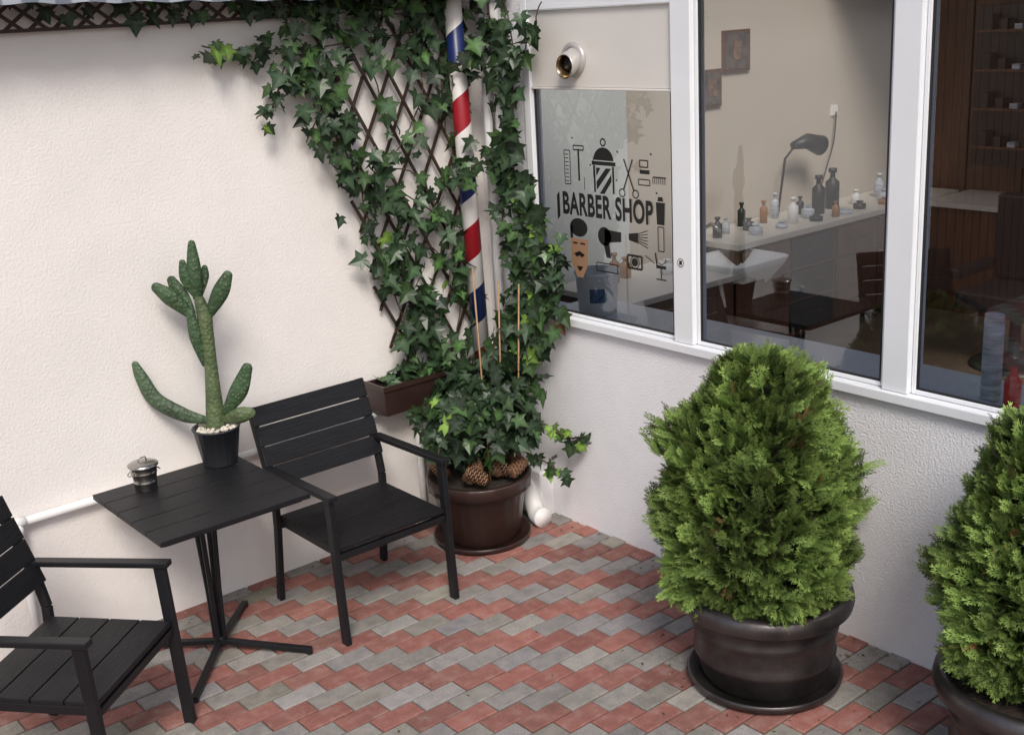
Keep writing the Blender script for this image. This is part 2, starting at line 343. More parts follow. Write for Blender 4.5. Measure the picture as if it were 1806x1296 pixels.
rect(1.10,1.15,1.87,1.90,.006); poly([(1.10,1.84),(1.16,1.84),(1.16,1.858),(1.10,1.858)]); rect(1.09,1.16,1.79,1.815,.005)
for k in range(7): line((1.18+k*.012,1.80),(1.18+k*.012,1.83),.004)
line((1.18,1.83),(1.26,1.83),.006); line((.80,1.90),(.80,1.80),.004)
for (s_,z_) in ((.66,1.98),(.78,1.86),(.96,1.93),(1.17,1.93),(.95,1.80),(.6,1.70),(1.2,1.76)): disc((s_,z_),.005)
poly([(1.20,1.62),(1.245,1.62),(1.25,1.72),(1.195,1.72)]); poly([(1.205,1.725),(1.24,1.725),(1.235,1.745),(1.21,1.745)]); rect(1.205,1.24,1.50,1.61,.005); ring((1.22,1.47),.03,.004,a0=math.pi,a1=2*math.pi)
disc((.86,1.53),.045); poly([(.86,1.50),(.97,1.515),(.97,1.56),(.86,1.565)]); poly([(.85,1.50),(.87,1.43),(.90,1.43),(.89,1.50)])
poly([(1.02,1.53),(1.08,1.52),(1.08,1.57),(1.02,1.56)]); 
for k in range(6): line((1.08,1.525+k*.008),(1.14,1.505+k*.016),.004)
rect(1.01,1.10,1.40,1.46,.010); disc((1.055,1.43),.02); ring((1.055,1.43),.028,.004)
poly([(1.19,1.42),(1.25,1.42),(1.25,1.435),(1.19,1.435)]); line((1.195,1.43),(1.185,1.49),.008); line((1.22,1.42),(1.22,1.375),.006); line((1.19,1.37),(1.25,1.37),.006)
rect(.80,.94,1.36,1.40,.005); line((1.12,1.47),(1.18,1.44),.004)
poly([(.535,1.58),(.555,1.60),(.555,1.72),(.535,1.70)])
poly([(.62,1.50),(.745,1.50),(.74,1.38),(.70,1.31),(.66,1.31),(.625,1.38)],1)
disc((.683,1.555),.062,0,20,.045); poly([(.622,1.50),(.64,1.50),(.64,1.56),(.622,1.56)]); 
for pts in ([(.645,1.425),(.683,1.44),(.72,1.425),(.70,1.41),(.683,1.42),(.665,1.41)],[(.64,1.475),(.672,1.475),(.672,1.482),(.64,1.482)],[(.692,1.475),(.725,1.475),(.725,1.482),(.692,1.482)],[(.66,1.365),(.706,1.365),(.683,1.34)]):
    D.add([(dx-.0015,-p[0],p[1]) for p in pts],[tuple(range(len(pts)))],0)
D.obj('decal_icons',[M_black,M_skin],dec)
tc=bpy.data.curves.new('lettering','FONT'); tc.body='BARBER SHOP'; tc.size=.14; tc.offset=.0045; tc.align_x='LEFT'; tc.space_character=1.06
to=bpy.data.objects.new('lettering',tc); scene.collection.objects.link(to); tc.materials.append(M_black)
bpy.context.view_layer.update()
wd=to.dimensions.x; hh=to.dimensions.y
to.matrix_world=Matrix(((0,0,-1,dx-.002),(-1,0,0,-.575),(0,1,0,1.618),(0,0,0,1)))@Matrix.Diagonal((.60/wd,.112/hh,1,1))
to.parent=dec
c=B(); ringx(c,[(.001,0),(.022,0)],0,0,mi=0); ringx(c,[(.016,-.001),(.019,-.001)],0,0,mi=1); c.box(-.0015,-.001,-.008,.008,-.009,.009,1)
c.obj('round_sticker',[M_white,M_black],None,0,(-.0175,-1.375,1.475))
# ------------------------------------------------------------------ pipes
c=B()
c.tube([(-2.60,-.035,.665),(-.42,-.035,.672)],.018,14); c.tube([(-2.58,-.035,.66),(-2.58,-.035,0)],.018,14); c.tube([(-.56,-.035,.67),(-.56,-.035,0)],.018,14)
for x in (-2.58,-.56): c.tube([(x-.035,-.035,.665),(x+.035,-.035,.665)],.023,14); c.tube([(x,-.035,.66),(x,-.035,.60)],.023,14)
for x in (-2.2,-1.6,-1.0): c.tube([(x,0,.668),(x,-.05,.668)],.010,8)
c.tube([(-.44,-.035,.672),(-.36,-.05,.70),(-.05,-.12,.74)],.018,14)
c.obj('water_pipe',M_pipe)
c=B()
c.tube([(-.05,-.13,0.3),(-.05,-.13,3.2)],.026,16); c.tube([(-.05,-.235,.35),(-.05,-.235,3.2)],.034,20)
c.tube(smoothpts([(-.05,-.235,.35),(-.07,-.30,.22),(-.13,-.40,.12),(-.155,-.47,.055),(-.165,-.53,.05)],4),[.034]*4+[.040]*4+[.048]*4+[.052]*5,20)
for z in (.9,1.7,2.5): c.tube([(-.05,-.235,z),(-.05,-.235,z+.03)],.040,20)
c.obj('downpipe',M_pipe)
# ------------------------------------------------------------------ barber pole
m,nt,pb=newmat('barber_stripes'); Lk=nt.links
tcn=N(nt,'ShaderNodeTexCoord'); sx=N(nt,'ShaderNodeSeparateXYZ'); Lk.new(tcn.outputs['Object'],sx.inputs[0])
ng=N(nt,'ShaderNodeMath',operation='MULTIPLY'); Lk.new(sx.outputs[1],ng.inputs[0]); ng.inputs[1].default_value=-1
at=N(nt,'ShaderNodeMath',operation='ARCTAN2'); Lk.new(sx.outputs[0],at.inputs[0]); Lk.new(ng.outputs[0],at.inputs[1])
dv=N(nt,'ShaderNodeMath',operation='MULTIPLY_ADD'); Lk.new(at.outputs[0],dv.inputs[0]); dv.inputs[1].default_value=-.045; dv.inputs[2].default_value=.03
zz=N(nt,'ShaderNodeMath',operation='MULTIPLY_ADD'); Lk.new(sx.outputs[2],zz.inputs[0]); zz.inputs[1].default_value=1/.64; Lk.new(dv.outputs[0],zz.inputs[2])
frc=N(nt,'ShaderNodeMath',operation='FRACT'); Lk.new(zz.outputs[0],frc.inputs[0])
cr=N(nt,'ShaderNodeValToRGB'); cr.color_ramp.interpolation='CONSTANT'; e=cr.color_ramp.elements
e[0].position=0; e[0].color=(.30,.010,.018,1); e[1].position=.26; e[1].color=(.74,.71,.68,1)
n_=e.new(.47); n_.color=(.012,.025,.11,1); n_=e.new(.75); n_.color=(.74,.71,.68,1)
Lk.new(frc.outputs[0],cr.inputs[0]); Lk.new(cr.outputs[0],pb.inputs['Base Color']); pb.inputs['Roughness'].default_value=.35
c=B(); c.lathe([(.001,0),(.044,0),(.044,2.3),(.001,2.3)],(0,0,0),32); po=c.obj('barber_pole',m,None,0,(-.18,-.12,.78)); po.rotation_euler=(0,-.024,0)
# ------------------------------------------------------------------ trellis
c=B()
def left(z): return -.67-(z-.87)*.19 if z<2.35 else -.951
def inside(x,z): return left(z)<=x<=-.085 and .86<=z<=2.95
for sgn in (1,-1):
    for k in range(-16,26):
        x0=-1.4+k*.142; pts=[]
        for q in range(0,210):
            z=.86+q*.01; x=x0+sgn*(z-.86)*.52 -(1.2 if sgn>0 else 0)+ (0 if sgn>0 else .6)
            if inside(x,z): pts.append((x,z))
        if len(pts)>6:
            y=-.03 if sgn>0 else -.037
            c.beam((pts[0][0],y,pts[0][1]),(pts[-1][0],y,pts[-1][1]),.016,.006,(1,0,0))
for sgn in (1,-1):
    for k in range(0,60):
        xa=-6+k*.095; y=-.03 if sgn>0 else -.037
        if xa+.17<-.95 and xa>-4.2: 
            za,zb=(2.60,2.80) if sgn>0 else (2.80,2.60)
            c.beam((xa,y,za),(xa+.26,y,zb),.014,.006,(0,0,1))
c.beam((-4.2,-.045,2.60),(-.95,-.045,2.60),.014,.008,(0,0,1))
c.obj('trellis',M_lat)
# ------------------------------------------------------------------ awning strip
m,nt,pb=newmat('awning_cloth'); tcn=N(nt,'ShaderNodeTexCoord'); wv=N(nt,'ShaderNodeTexWave'); wv.inputs['Scale'].default_value=2.5; nt.links.new(tcn.outputs['Object'],wv.inputs[0])
cr=N(nt,'ShaderNodeValToRGB'); cr.color_ramp.elements[0].color=(.16,.18,.22,1); cr.color_ramp.elements[1].color=(.34,.37,.41,1); cr.color_ramp.elements[0].position=.4; cr.color_ramp.elements[1].position=.6
nt.links.new(wv.outputs['Fac'],cr.inputs[0]); nt.links.new(cr.outputs[0],pb.inputs['Base Color']); pb.inputs['Roughness'].default_value=.9
c=B(); vs=[];fs=[];n=160
for i in range(n+1):
    x=-4.2+i*4.1/n; zb=2.695-.045*max(0,min(1,(x+2.4)/1.8))+.004*math.sin(x*30)
    yy=-.27+.01*math.sin(x*23)
    vs+=[(x,yy,zb),(x,yy,zb+.14),(x,-.02,zb+.30)]
for i in range(n): a=3*i; fs+=[(a,a+3,a+4,a+1),(a+1,a+4,a+5,a+2)]
c.add(vs,fs,0,(1,1,1),True); c.obj('awning',m)
# ------------------------------------------------------------------ ivy
LEAF2=[(0,-.0),(.16,-.16),(.46,-.10),(.32,.10),(.66,.40),(.30,.46),(.0,1.0),(-.30,.46),(-.66,.40),(-.32,.10),(-.46,-.10),(-.16,-.16)]
def leaf(b,p,tip,nrm,size,col):
    t=Vector(tip).normalized(); n=Vector(nrm); n=(n-t*n.dot(t))
    if n.length<1e-3: n=Vector((0,-1,0))
    n.normalize(); s=t.cross(n); p=Vector(p)
    f=random.uniform(.05,.32); cu=random.uniform(.0,.35); wf=random.uniform(.85,1.2)
    vs=[p+(t*.25-n*.04)*size]
    for (x,y) in LEAF2:
        vs.append(p+(s*x*wf*random.uniform(.88,1.12)+t*y*random.uniform(.94,1.06)+n*(abs(x)*f-cu*y*y*.5))*size)
    k=len(LEAF2); fs=[(0,1+i,1+(i+1)%k) for i in range(k)]
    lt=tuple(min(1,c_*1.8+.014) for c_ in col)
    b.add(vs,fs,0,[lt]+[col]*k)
def ivycol(young=.05,bright=1):
    r=random.random(); k=random.uniform(.5,1.4)*bright
    if r<young: return (.14*k,.24*k,.04*k)
    if r<young+.28: return (.036*k,.076*k,.022*k)
    return (.019*k,.039*k,.016*k)
def strand(b,pts,dens=55,spread=.06,out=(0,-1,0),size=(.06,.095),young=.02,bright=1,stem=True,tipy=0):
    P=[Vector(p) for p in smoothpts(pts,6)]
    if stem: b.tube([p+Vector((random.uniform(-.01,.01),random.uniform(-.01,.01),0)) for p in P],.0035,5,1)
    tot=sum((P[i+1]-P[i]).length for i in range(len(P)-1))
    n=int(tot*dens)
    for q in range(n):
        f=random.random(); g_=f*(len(P)-1); i=min(int(g_),len(P)-2); p=P[i].lerp(P[i+1],g_-i)
        off=Vector((random.gauss(0,spread),random.uniform(-.07,.01),random.gauss(0,spread)))
        if abs(out[0])>.5: off=Vector((random.uniform(-.06,.01),random.gauss(0,spread),random.gauss(0,spread)))
        nr=Vector(out)+Vector((random.gauss(0,.45),random.gauss(0,.4),random.gauss(.35,.4)))
        tp=Vector((random.gauss(0,.6),random.gauss(0,.6)-.1,-1+random.gauss(0,.45)))
        yy=young+(tipy if f>.85 else 0)
        q0=p+off
        if q0.y>-.045: q0.y=-.045-random.random()*.02
        if q0.x>-.03: q0.x=-.03-random.random()*.02
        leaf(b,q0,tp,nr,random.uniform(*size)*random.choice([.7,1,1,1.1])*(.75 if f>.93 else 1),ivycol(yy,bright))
def U(u,v,y=-.06):
    x=-.135+.0034*(u-820)-(v-350)*.00026; z=1.66+(350-v)*.00283+(820-u)*.00046
    return (x,y,z)
iv=B()
strand(iv,[U(*p) for p in [(735,690),(700,620),(690,540),(655,440),(625,340),(595,240),(560,150),(520,110)]],70,.055)
strand(iv,[U(*p) for p in [(620,330),(590,260),(560,190),(530,140)]],60,.06)
strand(iv,[(-.93,-.06,2.42),(-1.094,-.06,2.44),(-1.285,-.06,2.478),(-1.40,-.06,2.47),(-1.51,-.06,2.50)],62,.028,tipy=.5,size=(.05,.08))
strand(iv,[(-.95,-.06,2.36),(-1.08,-.06,2.30),(-1.196,-.06,2.24),(-1.29,-.06,2.18)],50,.022,tipy=.6,size=(.035,.065))
strand(iv,[(-1.09,-.06,2.44),(-1.15,-.06,2.36),(-1.18,-.06,2.30)],50,.02)
strand(iv,[(-.93,-.06,2.25),(-1.0,-.06,2.15),(-1.065,-.06,2.05)],50,.022,tipy=.6,size=(.035,.065))
strand(iv,[U(*p) for p in [(520,60),(600,40),(700,45),(790,40)]],95,.07)
strand(iv,[U(*p) for p in [(540,20),(640,10),(780,-10)]],90,.06)
strand(iv,[U(*p) for p in [(560,110),(640,90),(720,70)]],50,.06)
strand(iv,[U(*p) for p in [(770,690),(745,580),(700,460),(680,360),(640,290)]],48,.06,bright=1.4)
strand(iv,[U(*p) for p in [(790,640),(800,520),(790,440),(720,310),(650,300)]],42,.06,bright=1.3)
strand(iv,[U(*p) for p in [(640,320),(700,340),(760,380),(800,400)]],36,.05,bright=1.3)
strand(iv,[U(*p) for p in [(700,60),(730,160),(690,260),(640,330)]],20,.06,bright=1.8)
strand(iv,[U(*p) for p in [(780,60),(765,150),(775,240),(790,320)]],60,.045)
strand(iv,[U(*p) for p in [(620,60),(660,180),(690,240)]],18,.05,bright=1.8)
strand(iv,[U(*p) for p in [(700,440),(740,430),(770,470),(780,520)]],32,.06,bright=1.8)
strand(iv,[U(*p) for p in [(720,560),(750,600),(780,620)]],80,.055)
strand(iv,[U(*p) for p in [(680,580),(720,560),(760,540)]],36,.05)
for q in range(70):
    x=random.uniform(-3.0,-1.0); leaf(iv,(x,-.05,random.uniform(2.62,2.78)),(random.gauss(0,.5),-.2,-1),(random.gauss(0,.3),-1,.5),random.uniform(.05,.08),ivycol(0))
strand(iv,[(-.40,-.40,.5),(-.22,-.42,.8),(-.12,-.47,1.1),(-.09,-.56,1.32),(-.09,-.60,1.45)],125,.065,(-1,-.5,0))
strand(iv,[(-.3,-.35,.5),(-.14,-.33,.9),(-.10,-.40,1.25),(-.10,-.50,1.55),(-.10,-.44,1.75),(-.10,-.34,1.9),(-.09,-.38,2.2),(-.10,-.40,2.45),(-.10,-.32,2.75)],66,.045,(-.7,-.7,0))
strand(iv,[(-.10,-.25,1.5),(-.07,-.24,1.8),(-.10,-.22,2.0),(-.08,-.24,2.3),(-.09,-.22,2.5),(-.08,-.24,2.8)],85,.04,(-.5,-.8,0))
strand(iv,[(-.32,-.2,1.83),(-.22,-.22,1.86),(-.12,-.25,1.85)],100,.045,(-.5,-.8,0))
strand(iv,[(-.3,-.18,2.33),(-.2,-.2,2.35),(-.12,-.25,2.33)],80,.045,(-.5,-.8,0))
strand(iv,[(-.2,-.5,.75),(-.1,-.5,1.0),(-.07,-.55,1.25)],75,.07,(-.9,-.5,0))
strand(iv,[(-.12,-.42,1.55),(-.1,-.36,1.3),(-.1,-.3,1.0)],45,.05,(-.7,-.7,0),bright=1.2)
strand(iv,[(-.08,-.62,1.28),(-.08,-.52,1.45),(-.08,-.50,1.62)],60,.05,(-1,-.4,0))
strand(iv,[(-.1,-.4,2.3),(-.07,-.5,2.45),(-.05,-.56,2.6)],30,.03,(-1,-.3,0),tipy=.3)
strand(iv,[(-.1,-.5,1.5),(-.07,-.62,1.42),(-.06,-.70,1.40)],40,.025,(-1,-.3,0),tipy=.6,size=(.04,.06))
leaf(iv,(-.08,-.62,1.10),(.2,-.3,-1),(-1,-.4,.2),.08,(.14,.07,.035))
M_stem=mat('ivy_stem',(.07,.045,.025),.8)
iv.obj('climbing_ivy',[M_leaf,M_stem])
# planter box on wall
pb_=empty('planter_box')
c=B(); x0,x1,y0,y1,z0,z1=-.845,-.30,-.185,-.015,.697,.85
c.add([(x0+.015,y0+.015,z0),(x1-.015,y0+.015,z0),(x1-.015,y1,z0),(x0+.015,y1,z0),(x0,y0,z1),(x1,y0,z1),(x1,y1,z1),(x0,y1,z1),(x0+.012,y0+.012,z1),(x1-.012,y0+.012,z1),(x1-.012,y1-.012,z1),(x0+.012,y1-.012,z1),(x0+.012,y0+.012,z1-.03),(x1-.012,y0+.012,z1-.03),(x1-.012,y1-.012,z1-.03),(x0+.012,y1-.012,z1-.03)],
 [(3,2,1,0),(0,1,5,4),(1,2,6,5),(2,3,7,6),(3,0,4,7),(4,5,9,8),(5,6,10,9),(6,7,11,10),(7,4,8,11),(8,9,13,12),(9,10,14,13),(10,11,15,14),(11,8,12,15)])
c.add([(x0+.012,y0+.012,z1-.025),(x1-.012,y0+.012,z1-.025),(x1-.012,y1-.012,z1-.025),(x0+.012,y1-.012,z1-.025)],[(0,1,2,3)],1)
c.box(x0-.006,x1+.006,y0-.006,y0,z1-.02,z1+.004); c.box(x0-.006,x0,y0,y1,z1-.02,z1+.004)
c.obj('box',[M_brown,M_soil],pb_)
c=B()
for q in range(26): leaf(c,(random.uniform(x0+.05,x0+.4),random.uniform(y0+.03,y1-.03),z1+random.uniform(-.01,.05)),(random.gauss(0,1),random.gauss(0,1),random.gauss(-.1,.3)),(random.gauss(0,.5),-.4,1),random.uniform(.05,.09),ivycol(.05,1.7))
c.obj('ivy_leaves',M_leaf,pb_)
# ------------------------------------------------------------------ potted ivy
pi=empty('potted_ivy',(-.455,-.385,0))
c=B(); c.lathe([(.001,0),(.20,0),(.245,.012),(.25,.035),(.243,.037),(.235,.018),(.001,.015)],(0,0,0),64)
c.lathe([(.18,.02),(.20,.06),(.232,.28),(.238,.285),(.262,.29),(.266,.35),(.262,.357),(.245,.357),(.238,.31),(.001,.31)],(0,0,0),96,0,24,.008)
c.obj('pot',M_brown,pi)
c=B(); c.lathe([(.001,.335),(.12,.335),(.243,.325)],(0,0,0),32); c.obj('soil',M_soil,pi)
def pinecone(b,c0,ax,Ln,R_):
    ax=Vector(ax).normalized(); a=ax.orthogonal().normalized(); bb=ax.cross(a); n=70
    for i in range(n):
        t=(i+.5)/n; an=i*2.39996; r=R_*math.sin(math.pi*(t*.86+.12))**.8*.62
        d=a*math.cos(an)+bb*math.sin(an); p=Vector(c0)+ax*Ln*t+d*r*.4; o=d*.75+ax*.5; s=d.cross(ax)*R_*.30
        q=p+o*R_*.62
        col=(.16,.075,.04); dk=(.04,.02,.012); tipc=(.26,.16,.09)
        b.add([p-s*.4,p+s*.4,q+s,q-s,q+ax*R_*.12+s*.7,q+ax*R_*.12-s*.7],[(0,1,2,3),(3,2,4,5)],0,[dk,dk,col,col,tipc,tipc])
c=B()
for (x,y,an,l) in ((-.17,-.11,.3,.10),(-.08,-.19,2.2,.11),(.03,-.20,.1,.11),(.14,-.13,1.2,.13),(-.19,.0,1.7,.10),(.17,-.05,1.8,.12),(-.02,-.15,.8,.09),(-.12,-.15,1.2,.12),(.08,-.17,2.4,.11)):
    pinecone(c,(x,y,.375),(math.cos(an),math.sin(an)*.6,.45),l,.048)
c.obj('pine_cones',M_cone,pi)
c=B()
for q in range(760):
    d=Vector((random.gauss(0,1),random.gauss(0,1),random.gauss(0,1))).normalized(); rr=random.uniform(.6,1.08)
    lump=1+.12*math.sin(5*d.x+3*d.z)+.1*math.sin(7*d.y-4*d.z)
    p=Vector((.03+d.x*.27*rr*lump,d.y*.25*rr*lump,.67+d.z*.26*rr*lump))
    lim=.54 if (-p.x*.6-p.y*.8)>.02 else .46
    if p.z<lim and (p.x**2+p.y**2)**.5>.12: continue
    if p.x>.40: p.x=.40
    if p.y>.32: p.y=.32
    tp=Vector((d.x*.6+random.gauss(0,.5),d.y*.6+random.gauss(0,.5),-.8+random.gauss(0,.4)))
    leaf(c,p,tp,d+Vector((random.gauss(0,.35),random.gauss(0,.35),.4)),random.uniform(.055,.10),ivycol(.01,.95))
for (pts,ty) in (([(.15,-.1,.6),(.3,-.2,.55),(.38,-.28,.50),(.42,-.36,.52)],.8),([(.1,-.1,.5),(.22,-.22,.42),(.3,-.3,.33)],.3),([(-.1,0,.75),(-.25,.0,.78),(-.34,.02,.74)],.3),([(.1,0,.7),(.2,.05,1.0),(.25,0,1.1)],.1),([(-.1,-.05,.6),(-.27,-.08,.6),(-.31,-.1,.52)],.1)):
    P=[Vector(p) for p in smoothpts(pts,5)]; c.tube(P,.004,5,1)
    for p in P:
        for q in range(2): leaf(c,p+Vector((random.gauss(0,.02),random.gauss(0,.02),random.gauss(0,.02))),(random.gauss(0,.6),random.gauss(0,.6),-1),(random.gauss(-.3,.4),-1,.5),random.uniform(.04,.07),ivycol(ty*.5))
for q in range(14):
    an=random.uniform(0,6.28); c.tube([(.05*math.cos(an),.05*math.sin(an),.32),(.12*math.cos(an),.12*math.sin(an),.5),(.2*math.cos(an+.3),.2*math.sin(an+.3),.7)],.004,5,1)
c.obj('ivy_foliage',[M_leaf,M_stem],pi)
c=B(); 
for (a_,b_) in (((-.02,-.12,.33),(-.03,-.10,1.42)),((.14,-.02,.33),(.20,.0,1.30)),((.16,-.12,.33),(.28,-.06,1.28))): c.tube([a_,b_],.0045,8)
c.obj('bamboo_canes',M_bamboo,pi)
# ------------------------------------------------------------------ chairs
def chair(name,loc,rot):
    e=empty(name,loc,rot)
    f=B()
    for s in (-1,1):
        x=s*.292
        f.beam((x,-.315,0),(x,-.285,.662),.026,.045,(1,0,0))
        pts=[(x-s*.004,.265,0),(x-s*.004,.212,.38),(x-s*.004,.208,.48),(x-s*.004,.232,.60),(x-s*.004,.345,.925)]
        for i in range(4): f.beam(pts[i],pts[i+1],.026,.038,(1,0,0))
        f.beam((x,-.325,.674),(x,.235,.662),.046,.022,(1,0,0))
        f.beam((x-s*.03,-.29,.405),(x-s*.03,.205,.405),.024,.036,(1,0,0))
    f.beam((-.28,-.29,.395),(.28,-.29,.395),.03,.03,(0,1,0)); f.beam((-.28,.20,.395),(.28,.20,.395),.03,.03,(0,1,0))
    f.obj('frame',M_metal,e,.004)
    s_=B()
    for k in range(4):
        y0=-.305+k*.126; s_.box(-.277,.277,y0,y0+.121,.424,.444)
    s_.obj('seat_slats',M_slat,e,.003)
    k_=B(); d=Vector((0,.115,.335)).normalized()
    for k in range(4):
        c0=Vector((0,.205,.583))+d*(k*.0935+.043); k_.beam(c0-Vector((.30,0,0)),c0+Vector((.30,0,0)),.0885,.018,d)
    k_.obj('back_slats',M_slat,e,.003); return e
chair('garden_chair',(-1.255,-.50,0),0)
chair('garden_chair',(-2.73,-.825,0),math.radians(40))
# ------------------------------------------------------------------ table
tb=empty('cafe_table',(-1.965,-.47,0))
c=B()
for k in range(5):
    y0=-.34+k*.1365; c.box(-.325,.325,y0,y0+.133,.708,.73)
c.obj('top_planks',M_slat,tb,.003)
c=B(); c.box(-.30,.30,-.31,.31,.692,.707); 
c.box(-.1,.1,-.1,.1,.68,.6915)
for (x,y) in ((1,1),(-1,1),(1,-1),(-1,-1)):
    c.tube([(x*.032,y*.032,.69),(x*.018,y*.018,.3),(x*.014,y*.014,.06)],.011,10)
    c.beam((0,0,.05),(x*.27,y*.30,.016),.028,.022,(-y,x,0)); c.tube([(x*.262,y*.29,0),(x*.262,y*.29,.012)],.016,10)
c.tube([(0,0,.03),(0,0,.075)],.028,14)
c.obj('pedestal',M_metal,tb,.002)
# ------------------------------------------------------------------ cactus
m,nt,pb=newmat('cactus_skin'); Lk=nt.links; tcn=N(nt,'ShaderNodeTexCoord')
vo=N(nt,'ShaderNodeTexVoronoi'); vo.inputs['Scale'].default_value=62; Lk.new(tcn.outputs['Object'],vo.inputs['Vector'])
atn=N(nt,'ShaderNodeAttribute',attribute_name='col')
no=N(nt,'ShaderNodeTexNoise'); no.inputs['Scale'].default_value=9; Lk.new(tcn.outputs['Object'],no.inputs[0])
mr=N(nt,'ShaderNodeMapRange'); mr.inputs[1].default_value=.3; mr.inputs[2].default_value=.7; mr.inputs[3].default_value=.55; mr.inputs[4].default_value=1.2; Lk.new(no.outputs[0],mr.inputs[0])
mxa=N(nt,'ShaderNodeVectorMath',operation='SCALE'); Lk.new(atn.outputs['Color'],mxa.inputs[0]); Lk.new(mr.outputs[0],mxa.inputs['Scale'])
th=N(nt,'ShaderNodeMath',operation='LESS_THAN'); Lk.new(vo.outputs['Distance'],th.inputs[0]); th.inputs[1].default_value=.15
mxb=N(nt,'ShaderNodeMix',data_type='RGBA'); Lk.new(th.outputs[0],mxb.inputs[0]); Lk.new(mxa.outputs[0],mxb.inputs[6]); mxb.inputs[7].default_value=(.20,.21,.13,1)
Lk.new(mxb.outputs[2],pb.inputs['Base Color']); pb.inputs['Roughness'].default_value=.55
bp=N(nt,'ShaderNodeBump'); bp.inputs['Strength'].default_value=.8; bp.inputs['Distance'].default_value=.006; bp.invert=True; Lk.new(vo.outputs['Distance'],bp.inputs['Height']); Lk.new(bp.outputs[0],pb.inputs['Normal'])
M_cact=m
cb=(-1.735,-.20,.73); ce=empty('potted_cactus',cb)
c=B(); c.lathe([(.001,0),(.070,0),(.074,.006),(.100,.165),(.104,.166),(.104,.172),(.095,.172),(.088,.14),(.001,.14)],(0,0,0),80,0,20,.015); c.obj('pot',M_anth,ce)
c=B()
for q in range(170):
    an=random.uniform(0,6.28); r=.088*math.sqrt(random.random()); s=random.uniform(.007,.013)
    p=Vector((r*math.cos(an),r*math.sin(an),.160+random.uniform(0,.014)))
    c.tube([p-Vector((s*.8,0,0)),p-Vector((s*.4,0,0)),p,p+Vector((s*.4,0,0)),p+Vector((s*.8,0,0))],[s*.3,s*.8,s,s*.8,s*.3],6,0,flat=.7)
c.obj('pebbles',M_peb,ce)
c=B(); rd=Vector((.767,-.642,0)); fd=Vector((-.642,-.767,0))
def cpad(pts,rs,col=(.075,.135,.05),flat=.55,y=0,seg=14):
    sp=smoothpts([(p[0],p[1],r) for p,r in zip(pts,rs)],6)
    P=[rd*(q[0]/100)+fd*(y/100*min(1,i/6))+Vector((0,0,.155+q[1]/100*.985)) for i,q in enumerate(sp)]
    c.tube(P,[max(.002,q[2]/100) for q in sp],seg,0,True,flat,tuple(fd),True,True,col)
G1=(.042,.085,.035);G2=(.060,.100,.052);G3=(.092,.130,.055)
cpad([(0,-1),(.4,8),(1.3,30),(1.3,45),(1.3,53),(-.4,62)],[4.8,4.0,2.8,3.1,3.1,1.8],G3,.9)
cpad([(-.4,60),(0,68),(0,76),(.3,84)],[2.0,2.9,2.8,1.6],G1,.7,1)
cpad([(-1,30),(-3,43),(-4,54)],[1.4,2.8,1.8],G1,.7,1.5)
cpad([(-3.5,52),(-11,61),(-16.5,66)],[1.6,3.6,2.4],G1,.5,2)
cpad([(-3.5,53),(-8,61),(-11,68)],[1.6,3.5,2.1],G1,.5,-2)
cpad([(-1,61),(-4,69),(-4.6,76)],[1.3,2.6,1.5],G1,.5,1)
cpad([(2.5,51),(9.5,62),(13.6,69.5)],[1.5,3.6,2.2],G1,.5,1)
cpad([(.5,61),(3.2,69),(3.9,73)],[1.2,2.0,1.3],G1,.5,-1)
cpad([(-1.5,4),(-6,6),(-13.5,8.7),(-24,16),(-28.5,26),(-30.5,32.5)],[1.5,2.2,3.3,3.5,2.9,1.6],G2,.6,2)
cpad([(3.5,7),(7,10.5),(12.3,18),(17,28)],[1.5,2.5,4.0,2.4],G1,.5,1)
cpad([(3,4),(11.4,7),(16,8)],[1.2,3.6,2.8],G3,.45,3)
c.obj('cactus_body',M_cact,ce)
# bucket
e=empty('tin_bucket',(-2.10,-.245,.73)); c=B()
c.lathe([(.001,0),(.044,0),(.046,.004),(.048,.035),(.050,.037),(.048,.040),(.052,.075),(.055,.078),(.053,.081),(.056,.104),(.059,.106),(.056,.109)],(0,0,0),40)
c.lathe([(.063,.108),(.063,.114),(.047,.122),(.02,.127),(.001,.128)],(0,0,0),40)
c.tube([(-.018,0,.126),(-.014,0,.142),(.014,0,.142),(.018,0,.126)],.003,8)
for s in (-1,1): c.tube(smoothpts([(s*.052,-.018,.088),(s*.066,-.012,.078),(s*.066,.012,.078),(s*.052,.018,.088)]),.0025,6)
c.obj('can_with_lid',M_steel,e)
# ------------------------------------------------------------------ thuja
T_v=[];T_f=[];T_t=[]
def rib(p,q,w0,w1,tt):
    p=np.array(p);q=np.array(q);d=q-p; n=np.array((-d[1],d[0]))/ (np.linalg.norm(d)+1e-9)
    o=len(T_v)
    for s,pp,ww in ((-1,p,w0),(1,p,w0),(1,q,w1),(-1,q,w1)): T_v.append((*(pp+n*s*ww),0))
    T_f.append((o,o+1,o+2,o+3)); T_t.extend([tt,tt,min(1,tt+.3),min(1,tt+.3)])
rib((0,0),(0,.55),.020,.018,.3); rib((0,.55),(0,1),.018,.010,.6)
for k in range(5):
    t=.16+k*.165
    for s in (-1,1):
        l=.50*(1-.60*t)+random.uniform(-.05,.05); an=math.radians(34+random.uniform(-8,8)); q=(s*math.sin(an)*l,t+math.cos(an)*l)
        rib((0,t),q,.024,.010,.5+.3*t)
        for u_ in ((.4,.72) if k<3 else (.55,)):
            px=q[0]*u_;py=t+(q[1]-t)*u_
            rib((px,py),(px+s*.17*(1-u_*.4),py+.06),.024,.010,.7)
            rib((px,py),(px+s*.01,py+.18*(1-u_*.4)),.024,.010,.7)
T_v=np.array(T_v);T_f=np.array(T_f);T_t=np.array(T_t)
leftd=np.array((-.767,.64))
